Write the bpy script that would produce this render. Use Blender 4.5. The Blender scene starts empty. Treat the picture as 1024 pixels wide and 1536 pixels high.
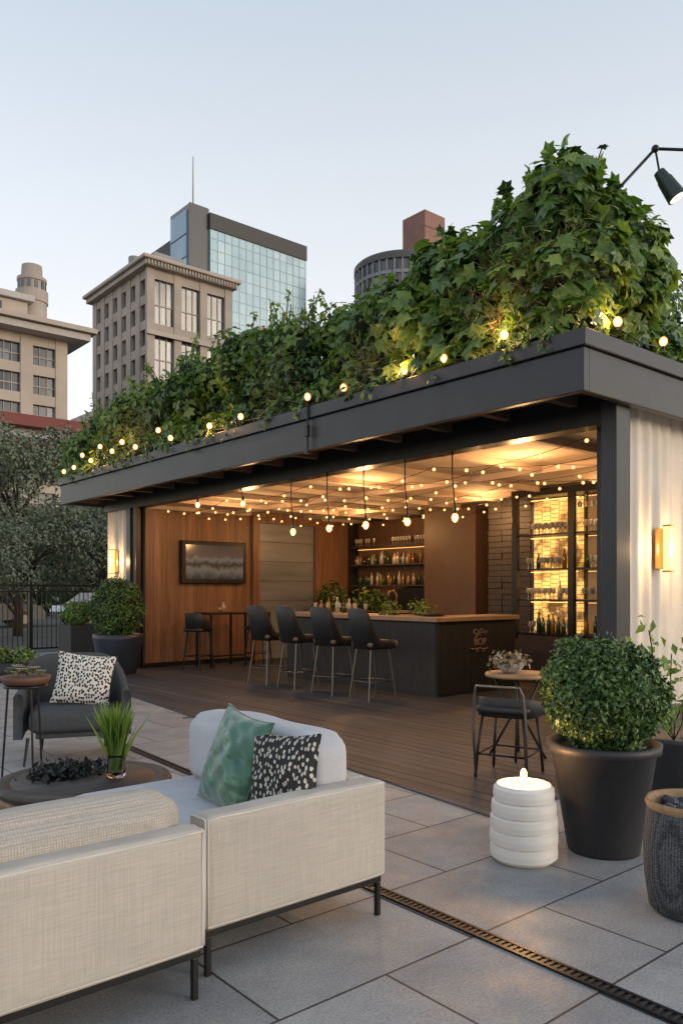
import bpy, bmesh, math, random
import numpy as np
from mathutils import Vector, Matrix, Euler
random.seed(7); rng=np.random.default_rng(7)
scene=bpy.context.scene
R=math.radians

# ------------------------------------------------------------ materials
def nodes_of(name):
    m=bpy.data.materials.new(name); m.use_nodes=True
    nt=m.node_tree; b=nt.nodes['Principled BSDF']; return m,nt,b
def coords(nt,stretch=(1,1,1),loc=(0,0,0),rot=(0,0,0)):
    tc=nt.nodes.new('ShaderNodeTexCoord'); mp=nt.nodes.new('ShaderNodeMapping')
    nt.links.new(tc.outputs['Object'],mp.inputs['Vector'])
    mp.inputs['Scale'].default_value=stretch; mp.inputs['Location'].default_value=loc; mp.inputs['Rotation'].default_value=rot
    return mp.outputs['Vector']
def noise(nt,vec,scale,detail=5,rough=.6):
    n=nt.nodes.new('ShaderNodeTexNoise'); n.inputs['Scale'].default_value=scale
    n.inputs['Detail'].default_value=detail; n.inputs['Roughness'].default_value=rough
    nt.links.new(vec,n.inputs['Vector']); return n.outputs['Fac']
def ramp(nt,fac,stops,interp='LINEAR'):
    r=nt.nodes.new('ShaderNodeValToRGB'); r.color_ramp.interpolation=interp
    e=r.color_ramp.elements
    while len(e)<len(stops): e.new(0.5)
    for el,(p,c) in zip(e,stops):
        el.position=p; el.color=(c[0],c[1],c[2],1)
    nt.links.new(fac,r.inputs['Fac']); return r.outputs['Color']
def mixc(nt,a,b,fac=None,mode='MIX',f=.5):
    m=nt.nodes.new('ShaderNodeMixRGB'); m.blend_type=mode; m.inputs['Fac'].default_value=f
    if fac is not None: nt.links.new(fac,m.inputs['Fac'])
    for s,v in ((1,a),(2,b)):
        if isinstance(v,(tuple,list)): m.inputs[s].default_value=(v[0],v[1],v[2],1)
        else: nt.links.new(v,m.inputs[s])
    return m.outputs['Color']
def bump(nt,b,h,strength,dist=.01):
    n=nt.nodes.new('ShaderNodeBump'); n.inputs['Strength'].default_value=strength; n.inputs['Distance'].default_value=dist
    nt.links.new(h,n.inputs['Height']); nt.links.new(n.outputs['Normal'],b.inputs['Normal'])
def M(name,col,rough=.5,metal=0,col2=None,ns=5,stretch=(1,1,1),bs=0,bscale=60,bd=.01,emis=None,es=0,coat=0,sampling=True):
    m,nt,b=nodes_of(name)
    b.inputs['Roughness'].default_value=rough; b.inputs['Metallic'].default_value=metal
    if coat: b.inputs['Coat Weight'].default_value=coat
    c2=col2 if col2 else tuple(min(1,x*.8) for x in col)
    v=coords(nt,stretch)
    nt.links.new(ramp(nt,noise(nt,v,ns,3),[(.3,col),(.7,c2)]),b.inputs['Base Color'])
    if bs: bump(nt,b,noise(nt,v,bscale,3),bs,bd)
    if emis:
        b.inputs['Emission Color'].default_value=(*emis,1); b.inputs['Emission Strength'].default_value=es
        if not sampling: m.cycles.emission_sampling='NONE'
    return m
def bulbmat(name,core,edge,es):
    # frosted amber bulb: the filament makes the middle brighter than the glass edge, from every side
    m,nt,b=nodes_of(name); b.inputs['Base Color'].default_value=(.25,.15,.06,1)
    lw=nt.nodes.new('ShaderNodeLayerWeight'); lw.inputs['Blend'].default_value=.5
    nt.links.new(ramp(nt,lw.outputs['Facing'],[(.1,core),(.5,edge)]),b.inputs['Emission Color'])
    b.inputs['Emission Strength'].default_value=es; m.cycles.emission_sampling='NONE'; return m

charcoal=M('charcoal_metal',(.032,.033,.038),.42,.2,(.024,.025,.03),3,bs=.05,bscale=20)
black=M('black_metal',(.012,.012,.013),.4,.4,(.02,.02,.02),8)
steel=M('leg_steel',(.22,.2,.18),.35,.8)
darkshell=M('dark_shell',(.018,.018,.02),.5,0,(.028,.027,.028),12,bs=.1,bscale=200)
leather=M('tan_leather',(.18,.115,.07),.45,0,(.13,.08,.05),12,bs=.15,bscale=150)
armfab=M('charcoal_fabric',(.04,.045,.05),.85,0,(.055,.06,.066),40,bs=.3,bscale=400)
plaster=M('cream_panel',(.66,.61,.54),.6,0,(.56,.51,.44),2,bs=.1,bscale=40)
soffit=M('soffit_wood',(.09,.06,.045),.6,0,(.05,.035,.028),3,(8,1,1))
ceilm=M('ceiling_fabric',(.64,.52,.41),.8,0,(.54,.43,.33),1.5)
dark=M('dark_wall',(.03,.026,.024),.6,0,(.045,.036,.03),4,bs=.2,bscale=15)
brownp=M('brown_panel',(.12,.07,.042),.5,0,(.09,.05,.032),2)
counterw=M('counter_oak',(.36,.24,.15),.4,0,(.27,.17,.1),6,(1,14,1))
barface=M('bar_black_wood',(.018,.017,.017),.5,0,(.03,.027,.026),5,(8,8,.6),bs=.3,bscale=12)
shutter=M('shutter_grey',(.27,.29,.32),.4,.2,(.16,.17,.19),1.2,(.3,1,3))
potm=M('pot_charcoal',(.02,.021,.025),.55,0,(.027,.028,.033),7,bs=.12,bscale=60)
navy=M('pot_navy',(.02,.028,.045),.4,0,(.028,.037,.055),5)
white=M('white_ceramic',(.76,.73,.69),.45,0,(.70,.67,.63),6,bs=.06,bscale=50)
soil=M('soil',(.02,.014,.01),.95,0,(.04,.03,.02),30,bs=.6,bscale=40)
bark=M('bark',(.07,.05,.035),.9,0,(.03,.022,.017),10,(1,1,.3),bs=.8,bscale=12,bd=.03)
rim=M('basket_rim',(.35,.22,.11),.7,0,(.25,.15,.07),30)
bronze=M('bronze_letter',(.5,.34,.22),.35,.4)
bottle_g=M('bottle_green',(.02,.05,.02),.12,0,(.03,.07,.03),4,coat=.5)
bottle_a=M('bottle_amber',(.2,.09,.02),.12,0,(.3,.14,.03),4,coat=.5)
bottle_c=M('glass_clear',(.45,.42,.36),.08,0,(.35,.33,.3),4,coat=.5)
bulb=bulbmat('bulb_glow',(1,.78,.42),(.75,.27,.05),3.0)
bulbs=bulbmat('bulb_small_glow',(1,.66,.28),(.85,.33,.07),2.6)
strip=M('led_strip',(.3,.2,.1),.3,emis=(1,.5,.14),es=2.4,sampling=False)
sconce=M('sconce_glass',(.3,.2,.1),.3,emis=(1,.53,.15),es=2.8)
flame=M('candle_flame',(1,.8,.5),.3,emis=(1,.6,.2),es=10)
lens=M('lamp_lens',(1,.8,.6),.3,emis=(1,.75,.5),es=2.5)
gold=M('brass',(.5,.32,.12),.3,.9)
lampg=M('lamp_green_metal',(.03,.05,.045),.4,.3)

def wood(name,c1,c2,c3,axis='z',rough=.45,s=1.0,var=(.6,1.15)):
    m,nt,b=nodes_of(name)
    st={'z':(9,9,.5),'x':(.5,9,9),'y':(9,.5,9)}[axis]
    v=coords(nt,tuple(a*s for a in st)); n=noise(nt,v,2.2,6,.7)
    big=noise(nt,coords(nt,{'z':(6,6,.15),'x':(.15,6,6),'y':(6,.15,6)}[axis]),1.1,2)
    c=ramp(nt,n,[(.25,c1),(.5,c2),(.75,c3)])
    c=mixc(nt,c,ramp(nt,big,[(.35,(var[0],)*3),(.65,(var[1],)*3)]),mode='MULTIPLY',f=1)
    nt.links.new(c,b.inputs['Base Color']); b.inputs['Roughness'].default_value=rough
    bump(nt,b,n,.25,.006); return m
wallwood=wood('walnut_planks',(.11,.052,.028),(.22,.115,.062),(.31,.175,.10),var=(.75,1.12))
tablew=wood('table_wood',(.025,.02,.018),(.06,.046,.038),(.11,.085,.068),'x',.55,1.2)
tableb=wood('table_wood_brown',(.13,.06,.03),(.24,.12,.06),(.34,.18,.1),'z',.5,1.5)
bistrow=wood('bistro_wood',(.25,.13,.06),(.36,.2,.1),(.42,.26,.14),'x',.45,1.5)
deckm=wood('deck_boards',(.026,.028,.034),(.045,.048,.057),(.072,.076,.088),'y',.55,1,(.6,1.35))

def tiles():
    m,nt,b=nodes_of('stone_tiles')
    v=coords(nt,(1,1,1),loc=(.42,-.4,0))
    br=nt.nodes.new('ShaderNodeTexBrick'); nt.links.new(v,br.inputs['Vector'])
    br.inputs['Scale'].default_value=1; br.inputs['Brick Width'].default_value=1.0; br.inputs['Row Height'].default_value=.6
    br.inputs['Mortar Size'].default_value=.006; br.inputs['Mortar Smooth'].default_value=.2; br.offset=.5
    br.inputs['Color1'].default_value=(.26,.265,.272,1); br.inputs['Color2'].default_value=(.35,.35,.352,1); br.inputs['Mortar'].default_value=(.04,.04,.04,1)
    v2=coords(nt)
    c=mixc(nt,br.outputs['Color'],ramp(nt,noise(nt,v2,2.2,7,.72),[(.3,(.72,.72,.73)),(.7,(1.16,1.15,1.13))]),mode='MULTIPLY',f=1)
    c=mixc(nt,c,ramp(nt,noise(nt,v2,90,4,.85),[(.35,(.62,.62,.62)),(.65,(1.34,1.34,1.34))]),mode='MULTIPLY',f=.9)
    nt.links.new(c,b.inputs['Base Color'])
    nt.links.new(ramp(nt,noise(nt,v2,3,3),[(.3,(.42,.42,.42)),(.7,(.75,.75,.75))]),b.inputs['Roughness'])
    inv=nt.nodes.new('ShaderNodeMath'); inv.operation='MULTIPLY_ADD'; inv.inputs[1].default_value=-1
    nt.links.new(br.outputs['Fac'],inv.inputs[0])
    nz=nt.nodes.new('ShaderNodeMath'); nz.operation='MULTIPLY'; nz.inputs[1].default_value=.25
    nt.links.new(noise(nt,v2,90,3),nz.inputs[0]); nt.links.new(nz.outputs[0],inv.inputs[2])
    bump(nt,b,inv.outputs[0],.5,.006)
    return m
tilem=tiles()
def fabric(name,c1,c2,sc=1.0,knit=False):
    m,nt,b=nodes_of(name); b.inputs['Roughness'].default_value=.9
    a=noise(nt,coords(nt,(190*sc,190*sc,5*sc)),1,3); d=noise(nt,coords(nt,(9*sc,9*sc,210*sc)),1,3)
    ad=nt.nodes.new('ShaderNodeMath'); ad.operation='ADD'; nt.links.new(a,ad.inputs[0]); nt.links.new(d,ad.inputs[1])
    ha=nt.nodes.new('ShaderNodeMath'); ha.operation='MULTIPLY'; ha.inputs[1].default_value=.5; nt.links.new(ad.outputs[0],ha.inputs[0])
    c=ramp(nt,ha.outputs[0],[(.38,c2),(.62,c1)])
    c=mixc(nt,c,ramp(nt,noise(nt,coords(nt),2.5,3),[(.3,(.92,.92,.92)),(.7,(1.04,1.04,1.04))]),mode='MULTIPLY',f=1)
    nt.links.new(c,b.inputs['Base Color'])
    if knit:
        w=nt.nodes.new('ShaderNodeTexVoronoi'); w.inputs['Scale'].default_value=105; w.inputs['Randomness'].default_value=.2
        nt.links.new(coords(nt),w.inputs['Vector']); bump(nt,b,w.outputs['Distance'],.7,.005)
        nt.links.new(mixc(nt,c,ramp(nt,w.outputs['Distance'],[(.1,(1.06,1.06,1.06)),(.6,(.76,.76,.76))]),mode='MULTIPLY',f=1),b.inputs['Base Color'])
    else: bump(nt,b,ha.outputs[0],.4,.003)
    return m
linen=fabric('linen_beige',(.50,.455,.41),(.405,.37,.33))
knit=fabric('knit_beige',(.52,.475,.43),(.43,.395,.355),knit=True)
seatf=fabric('seat_light',(.50,.51,.545),(.43,.44,.475),2)
pipe=M('piping',(.60,.56,.51),.8)
def silk():
    m,nt,b=nodes_of('green_silk'); b.inputs['Roughness'].default_value=.3; b.inputs['Sheen Weight'].default_value=.5
    v=coords(nt); n=noise(nt,v,3,2)
    nt.links.new(ramp(nt,n,[(.35,(.03,.10,.075)),(.55,(.06,.16,.11)),(.75,(.13,.22,.11))]),b.inputs['Base Color'])
    b.inputs['Metallic'].default_value=.45; bump(nt,b,noise(nt,coords(nt,(3,6,1)),1.2,2),.5,.06); return m
silkm=silk()
def spots(name,bg,fg,scale,thr,st=(1,1,1),rnd=.8,cells=False):
    m,nt,b=nodes_of(name); b.inputs['Roughness'].default_value=.85
    w=nt.nodes.new('ShaderNodeTexVoronoi'); w.inputs['Scale'].default_value=scale; w.inputs['Randomness'].default_value=rnd
    w.voronoi_dimensions='2D'
    nt.links.new(coords(nt,st),w.inputs['Vector'])
    n=noise(nt,coords(nt),60,2)
    ad=nt.nodes.new('ShaderNodeMath'); ad.operation='MULTIPLY_ADD'; ad.inputs[1].default_value=.5
    nt.links.new(n,ad.inputs[0]); nt.links.new(w.outputs['Distance'],ad.inputs[2])
    nt.links.new(ramp(nt,ad.outputs[0],[(thr,fg),(thr+.04,bg)]),b.inputs['Base Color'])
    bump(nt,b,noise(nt,coords(nt),300,2),.3,.003); return m
leop=spots('spot_fabric_light',(.6,.58,.54),(.015,.015,.018),44,.58,(1,.75,1))
darkpat=spots('leaf_fabric_dark',(.02,.02,.023),(.55,.52,.45),55,.5,(1,.55,1),.85)
def basketm():
    m,nt,b=nodes_of('woven_basket'); b.inputs['Roughness'].default_value=.8
    w=nt.nodes.new('ShaderNodeTexVoronoi'); w.inputs['Scale'].default_value=70; w.inputs['Randomness'].default_value=.35
    nt.links.new(coords(nt,(1,1,1.7)),w.inputs['Vector'])
    nt.links.new(ramp(nt,w.outputs['Distance'],[(.15,(.14,.145,.16)),(.6,(.025,.026,.03))]),b.inputs['Base Color'])
    bump(nt,b,w.outputs['Distance'],-1,.01); return m
basket=basketm()
def brickm():
    m,nt,b=nodes_of('base_brick'); b.inputs['Roughness'].default_value=.8
    br=nt.nodes.new('ShaderNodeTexBrick'); nt.links.new(coords(nt,rot=(R(90),0,0)),br.inputs['Vector']); br.inputs['Scale'].default_value=1
    br.inputs['Brick Width'].default_value=.22; br.inputs['Row Height'].default_value=.07; br.inputs['Mortar Size'].default_value=.006
    br.inputs['Color1'].default_value=(.15,.1,.08,1); br.inputs['Color2'].default_value=(.1,.065,.055,1); br.inputs['Mortar'].default_value=(.05,.045,.04,1)
    nt.links.new(br.outputs['Color'],b.inputs['Base Color']); return m
brick=brickm()
def backlit():
    m,nt,b=nodes_of('backlit_panel')
    br=nt.nodes.new('ShaderNodeTexBrick'); nt.links.new(coords(nt,rot=(0,R(90),0)),br.inputs['Vector']); br.inputs['Scale'].default_value=1
    br.inputs['Brick Width'].default_value=.07; br.inputs['Row Height'].default_value=.16; br.inputs['Mortar Size'].default_value=.006
    br.inputs['Color1'].default_value=(1,.56,.14,1); br.inputs['Color2'].default_value=(.8,.38,.08,1); br.inputs['Mortar'].default_value=(.2,.08,.02,1)
    c=mixc(nt,br.outputs['Color'],ramp(nt,noise(nt,coords(nt),3.5,4),[(.40,(.08,.065,.05)),(.6,(1,1,1))]),mode='MULTIPLY',f=1)
    nt.links.new(c,b.inputs['Emission Color']); b.inputs['Emission Strength'].default_value=1.8
    b.inputs['Base Color'].default_value=(.3,.2,.1,1); return m
backlitm=backlit()
def leafm(name,c1,c2,ns=3,tr=.3,rough=.42):
    m,nt,b=nodes_of(name); b.inputs['Roughness'].default_value=rough
    c=ramp(nt,noise(nt,coords(nt),ns,1),[(.35,c1),(.65,c2)])
    nt.links.new(c,b.inputs['Base Color'])
    if tr>0:
        t=nt.nodes.new('ShaderNodeBsdfTranslucent'); nt.links.new(mixc(nt,c,(1.8,1.8,.8),mode='MULTIPLY',f=1),t.inputs['Color'])
        mx=nt.nodes.new('ShaderNodeMixShader'); mx.inputs[0].default_value=tr
        nt.links.new(b.outputs[0],mx.inputs[1]); nt.links.new(t.outputs[0],mx.inputs[2])
        nt.links.new(mx.outputs[0],nt.nodes['Material Output'].inputs['Surface'])
    return m
lf=[leafm('leaf_mid',(.08,.155,.03),(.115,.205,.04)),leafm('leaf_dark',(.035,.078,.022),(.055,.11,.03),tr=0),
    leafm('leaf_light',(.165,.25,.05),(.21,.295,.065)),leafm('leaf_deep',(.055,.115,.035),(.08,.15,.045),tr=0)]
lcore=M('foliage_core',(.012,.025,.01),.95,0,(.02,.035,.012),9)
dry=[leafm('dry_leaf',(.2,.14,.06),(.26,.17,.07),tr=0),leafm('dry_leaf_dark',(.1,.075,.035),(.14,.1,.045),tr=0)]
olive=[leafm('olive_a',(.11,.14,.08),(.15,.18,.10),tr=0,rough=.6),leafm('olive_b',(.07,.09,.05),(.10,.12,.07),tr=0,rough=.6),leafm('olive_c',(.19,.20,.14),(.16,.18,.12),tr=0,rough=.6)]
box=[leafm('boxwood_a',(.045,.10,.022),(.065,.135,.03),8,0),leafm('boxwood_b',(.022,.055,.015),(.035,.08,.022),8,0),leafm('boxwood_c',(.10,.175,.04),(.14,.215,.055),8,0)]
darkleaf=[M('black_leaf',(.01,.014,.012),.6),M('black_leaf_b',(.02,.025,.02),.6)]
succ=[M('succulent_a',(.25,.28,.16),.5),M('succulent_b',(.4,.3,.22),.5),M('succulent_c',(.12,.2,.1),.5)]

# ------------------------------------------------------------ builder
class B:
    def __init__(s,name): s.name=name; s.V=[]; s.F=[]; s.I=[]; s.S=[]; s.m=[]
    def mi(s,mat):
        if mat not in s.m: s.m.append(mat)
        return s.m.index(mat)
    def add(s,V,F,mat,smooth=False,T=None):
        o=len(s.V); k=s.mi(mat)
        for v in V: s.V.append(tuple(T@Vector(v)) if T is not None else tuple(v))
        for f in F: s.F.append(tuple(i+o for i in f)); s.I.append(k); s.S.append(smooth)
    def bm(s,bm,mat,smooth=False,T=None):
        bm.verts.index_update(); s.add([v.co[:] for v in bm.verts],[[v.index for v in f.verts] for f in bm.faces],mat,smooth,T); bm.free()
    def box(s,lo,hi,mat,bev=0,T=None,seg=2):
        c=[(a+b)/2 for a,b in zip(lo,hi)]; d=[abs(b-a) for a,b in zip(lo,hi)]
        bm=bmesh.new(); bmesh.ops.create_cube(bm,size=1); bmesh.ops.scale(bm,vec=d,verts=bm.verts); bmesh.ops.translate(bm,vec=c,verts=bm.verts)
        if bev: bmesh.ops.bevel(bm,geom=bm.edges[:],offset=bev,segments=seg,affect='EDGES',profile=.5)
        s.bm(bm,mat,False,T)
    def cyl(s,p0,p1,r0,r1,mat,n=12,T=None,cap=True):
        p0=Vector(p0);p1=Vector(p1);d=(p1-p0).normalized(); a=d.orthogonal().normalized(); b=d.cross(a)
        V=[];
        for p,r in ((p0,r0),(p1,r1)):
            for i in range(n):
                t=2*math.pi*i/n; V.append(p+a*math.cos(t)*r+b*math.sin(t)*r)
        s.add(V,[(i,(i+1)%n,n+(i+1)%n,n+i) for i in range(n)],mat,True,T)
        if cap: s.add(V[:n],[tuple(range(n))[::-1]],mat,False,T); s.add(V[n:],[tuple(range(n))],mat,False,T)
    def tube(s,pts,r,mat,n=8,T=None,closed=False):
        P=[Vector(p) for p in pts]
        k=len(P); V=[]; ref=None
        for i,p in enumerate(P):
            if closed: d=(P[(i+1)%k]-P[i-1]).normalized()
            else: d=(P[min(i+1,k-1)]-P[max(i-1,0)]).normalized()
            a=d.orthogonal().normalized() if ref is None else (ref-d*ref.dot(d)).normalized()
            ref=a; b=d.cross(a); rr=r[i] if isinstance(r,(list,tuple)) else r
            for j in range(n): t=2*math.pi*j/n; V.append(p+(a*math.cos(t)+b*math.sin(t))*rr)
        F=[]
        for i in range(k if closed else k-1):
            i2=(i+1)%k
            for j in range(n): F.append((i*n+j,i*n+(j+1)%n,i2*n+(j+1)%n,i2*n+j))
        if not closed: F.append(tuple(range(n))[::-1]); F.append(tuple((k-1)*n+j for j in range(n)))
        s.add(V,F,mat,True,T)
    def lathe(s,prof,c,mat,n=32,T=None,smooth=True):
        V=[];k=len(prof)
        for r,z in prof:
            for j in range(n): t=2*math.pi*j/n; V.append((c[0]+r*math.cos(t),c[1]+r*math.sin(t),c[2]+z))
        F=[(i*n+j,i*n+(j+1)%n,(i+1)*n+(j+1)%n,(i+1)*n+j) for i in range(k-1) for j in range(n)]
        s.add(V,F,mat,smooth,T)
    def ball(s,c,r,mat,u=10,v=7,T=None):
        bm=bmesh.new(); bmesh.ops.create_uvsphere(bm,u_segments=u,v_segments=v,radius=1)
        rr=(r,r,r) if not isinstance(r,(tuple,list)) else r
        bmesh.ops.scale(bm,vec=rr,verts=bm.verts); bmesh.ops.translate(bm,vec=c,verts=bm.verts); s.bm(bm,mat,True,T)
    def cushion(s,lo,hi,mat,r=.06,bulge=.02,n=12,T=None,wob=0):
        c=Vector([(a+b)/2 for a,b in zip(lo,hi)]); h=Vector([abs(b-a)/2 for a,b in zip(lo,hi)])
        bm=bmesh.new(); bmesh.ops.create_cube(bm,size=2); bmesh.ops.subdivide_edges(bm,edges=bm.edges[:],cuts=n,use_grid_fill=True)
        for v in bm.verts:
            u=v.co.copy()
            w_=Vector([math.copysign(1-(1-abs(t))**1.5,t) if r<.04 else t for t in u])
            p=Vector((w_.x*h.x,w_.y*h.y,w_.z*h.z))
            q=Vector([max(-(h[i]-r),min(h[i]-r,p[i])) for i in range(3)])
            dlt=p-q
            if dlt.length>1e-6: p=q+dlt.normalized()*r
            g=[1-w_[i]**2 for i in range(3)]
            for i in range(3):
                j,k=[a for a in range(3) if a!=i]
                p[i]+=bulge*(w_[i])*math.sqrt(max(0,g[j]*g[k]))
            if wob:
                p.z+=wob*(math.sin(p.x*9+1)*.6+math.sin(p.y*11+p.x*5)*.6)*(1 if u.z>0 else 0)
            v.co=c+p
        s.bm(bm,mat,True,T)
    def shell(s,path,zt,z0,th,mat,T=None,lean=0):
        n=len(path); V=[]
        for i,(x,y) in enumerate(path):
            a=Vector(path[min(i+1,n-1)])-Vector(path[max(i-1,0)]); nn=Vector((a.y,-a.x)).normalized()
            lv=[(0,z0),(0,zt[i]-abs(th)*.35),(th*.25,zt[i]),(th*.75,zt[i]),(th,zt[i]-abs(th)*.35),(th,z0)]
            for o,z in lv:
                V.append((x+nn.x*o-(z-z0)*lean*max(0,min(1,.5-x*3)),y+nn.y*o,z))
        F=[]
        for i in range(n-1):
            for j in range(6): F.append((i*6+j,i*6+(j+1)%6,(i+1)*6+(j+1)%6,(i+1)*6+j))
        F.append((0,1,2,3,4,5)); F.append(tuple((n-1)*6+j for j in (5,4,3,2,1,0)))
        s.add(V,F,mat,True,T)
    def leaves(s,P,N,size,mats,idx,tmpl='simple',up=None):
        if tmpl=='simple':
            t=np.array([(0,0,0),(.28,.45,.1),(0,1,-.12),(-.28,.45,.1),(0,.5,0)]); fc=[(0,1,2,4),(0,4,2,3)]
        elif tmpl=='blade':
            t=np.array([(-.03,0,0),(.03,0,0),(.02,.6,.1),(-.02,.6,.1),(0,1,.3)]); fc=[(0,1,2,3),(3,2,4)]
        else:
            pts=[(0,0,0)]
            ang=[-150,-118,-80,-50,-25,0,25,50,80,118,150]; rad=[.34,.62,.45,.72,.5,.85,.5,.72,.45,.62,.34]
            for a,r in zip(ang,rad): pts.append((math.sin(R(a))*r,math.cos(R(a))*r,-.16*r*r+(.05 if r<.51 else 0)))
            t=np.array(pts); fc=[(0,i,i+1) for i in range(1,11)]; fc.append((0,11,1))
        n=len(P); N=N/np.linalg.norm(N,axis=1,keepdims=True)
        rd=rng.normal(size=(n,3)); rd[:,2]-=.9 if tmpl!='blade' else 0
        if up is not None: rd=up+rng.normal(size=(n,3))*.15
        Tn=rd-N*(rd*N).sum(1,keepdims=True); Tn/=np.linalg.norm(Tn,axis=1,keepdims=True)+1e-9
        Bn=np.cross(Tn,N)
        V=P[:,None,:]+size[:,None,None]*(t[None,:,0:1]*Bn[:,None,:]+t[None,:,1:2]*Tn[:,None,:]+t[None,:,2:3]*N[:,None,:])
        V=V.reshape(-1,3); k=len(t); o=len(s.V)
        s.V.extend(map(tuple,V.tolist()))
        mi=[s.mi(m) for m in mats]
        for i in range(n):
            b=o+i*k; mm=mi[idx[i]]
            for f in fc: s.F.append(tuple(b+j for j in f)); s.I.append(mm); s.S.append(False)
    def done(s,T=None,parent=None):
        me=bpy.data.meshes.new(s.name); me.from_pydata(s.V,[],s.F)
        for m in s.m: me.materials.append(m)
        me.polygons.foreach_set('material_index',s.I); me.polygons.foreach_set('use_smooth',s.S); me.update()
        o=bpy.data.objects.new(s.name,me); scene.collection.objects.link(o)
        if T is not None: o.matrix_world=T
        if parent: o.parent=parent
        return o
def empty(name):
    e=bpy.data.objects.new(name,None); scene.collection.objects.link(e); return e
def Tz(x,y,z=0,a=0): return Matrix.Translation((x,y,z))@Matrix.Rotation(R(a),4,'Z')
def point(loc,w,col=(1,.54,.2),r=.03,name='bulb_light',parent=None):
    l=bpy.data.lights.new(name,'POINT'); l.energy=w; l.color=col; l.shadow_soft_size=r
    o=bpy.data.objects.new(name,l); scene.collection.objects.link(o)
    if parent: o.parent=parent
    o.location=loc
    return o

def clumps_sample(C,Rr,n,inner=.62,shell=.16):
    C=np.array(C,float); Rr=np.array(Rr,float)
    if Rr.ndim==1: Rr=np.repeat(Rr[:,None],3,1)
    w=(Rr.prod(1))**(2/3); w/=w.sum()
    k=rng.choice(len(C),n,p=w); d=rng.normal(size=(n,3)); d/=np.linalg.norm(d,axis=1,keepdims=True)
    r=1.05-np.abs(rng.normal(size=n))*shell
    P=C[k]+d*Rr[k]*r[:,None]
    keep=np.ones(n,bool)
    for j in range(len(C)):
        q=(((P-C[j])/Rr[j])**2).sum(1); keep&=~((q<inner)&(k!=j))
    return P[keep],d[keep],k[keep]
def pick(n,probs): return rng.choice(len(probs),n,p=np.array(probs)/sum(probs))

# ------------------------------------------------------------ ground / paving
g=B('ground'); gm=M('asphalt_ground',(.06,.06,.055),.9,0,(.09,.085,.075),.4,bs=.3,bscale=8)
g.add([(-1500,-1500,-.03),(1500,-1500,-.03),(1500,1500,-.03),(-1500,1500,-.03)],[(0,1,2,3)],gm); g.done()
p=B('patio_pavement'); p.add([(-10,-10,0),(14,-10,0),(14,18.7,0),(-10,18.7,0)],[(0,1,2,3)],tilem)
p.done()
d=B('wood_deck')
def ymax(x): return 3.26+(x-4.03)/.82*7.24 if x<5.3 else 14.9
d.add([(4.05,3.26,.003),(5.26,13.9,.003),(12.2,14.9,.003),(12.2,3.26,.003)],[(3,2,1,0)],dark)
x=4.03; w=.138; gap=.008
while x<12.15:
    a0,a1=x,x+w-gap; ya=max(3.3,min(14.9,ymax(a0)));yb=min(14.9,ymax(a1))
    segs=[]; y=3.26
    cuts=[3.26]
    while y<14.9: y+=random.choice([2.4,3.0,3.6]); cuts.append(min(y,14.95))
    for c0,c1 in zip(cuts[:-1],cuts[1:]):
        c1=c1-.004
        if c0>=yb: break
        e0=min(c1,ya); e1=min(c1,yb)
        if e0<=c0+.001: e0=c0+.002
        z=.014+random.uniform(-.001,.001)
        V=[(a0,c0,.001),(a1,c0,.001),(a1,e1,.001),(a0,e0,.001),(a0,c0,z),(a1,c0,z),(a1,e1,z),(a0,e0,z)]
        d.add(V,[(4,5,6,7),(0,1,5,4),(1,2,6,5),(2,3,7,6),(3,0,4,7)],deckm)
    x+=w
d.done()
dr=B('drain_channel')
pts=[(2.6,-1.5),(2.63,2.9),(3.14,5.3),(3.42,9.5)]
for (xa,ya),(xb,yb) in zip(pts[:-1],pts[1:]):
    L=math.hypot(xb-xa,yb-ya); a=math.atan2(yb-ya,xb-xa)
    T=Matrix.Translation((xa,ya,0))@Matrix.Rotation(a,4,'Z')
    dr.box((0,-.036,.002),(L,.036,.005),black,T=T)
    dr.box((0,-.036,.006),(L,-.022,.011),black,T=T); dr.box((0,.022,.006),(L,.036,.011),black,T=T)
    if ya<5:
        n=int(L/.03)
        for i in range(n): dr.box((i*.03,-.022,.006),(i*.03+.014,.022,.009),charcoal,T=T)
dr.done()

# ------------------------------------------------------------ pavilion
pav=empty('bar_pavilion')
r=B('roof')
X0,X1,Y0,Y1=5.84,12.8,3.76,15.48
r.box((X0,Y0,3.15),(X0+.08,Y1,3.52),charcoal,.006); r.box((X0+.08,Y0,3.15),(X1,Y0+.08,3.52),charcoal,.006)
r.box((X0+.08,Y1-.08,3.15),(X1,Y1,3.52),charcoal,.006); r.box((X1-.08,Y0+.08,3.15),(X1,Y1-.08,3.52),charcoal,.006)
r.box((X0-.035,Y0-.035,3.525),(X1+.035,Y1+.035,3.67),charcoal,.008)
r.box((X0+.085,Y0+.085,3.30),(X1-.085,Y1-.085,3.32),soffit)
for i in range(15):
    y=4.25+i*.78
    r.box((X0+.09,y,3.2),(6.5,y+.09,3.297),soffit)
r.box((X0+.09,3.85,3.2),(X0+.2,15.38,3.296),charcoal)
r.done(parent=pav)
w=B('walls')
w.box((6.52,4.02,3.0),(6.74,14.97,3.298),black,.004)
w.box((6.5,3.85,0),(6.73,4.01,3.199),charcoal,.006); w.box((6.75,3.9,0),(6.82,3.99,3.198),black)
w.box((6.5,13.78,0),(6.72,13.95,2.998),charcoal,.006)
w.box((6.53,13.6,0),(6.6,13.7,2.997),black)
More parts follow.
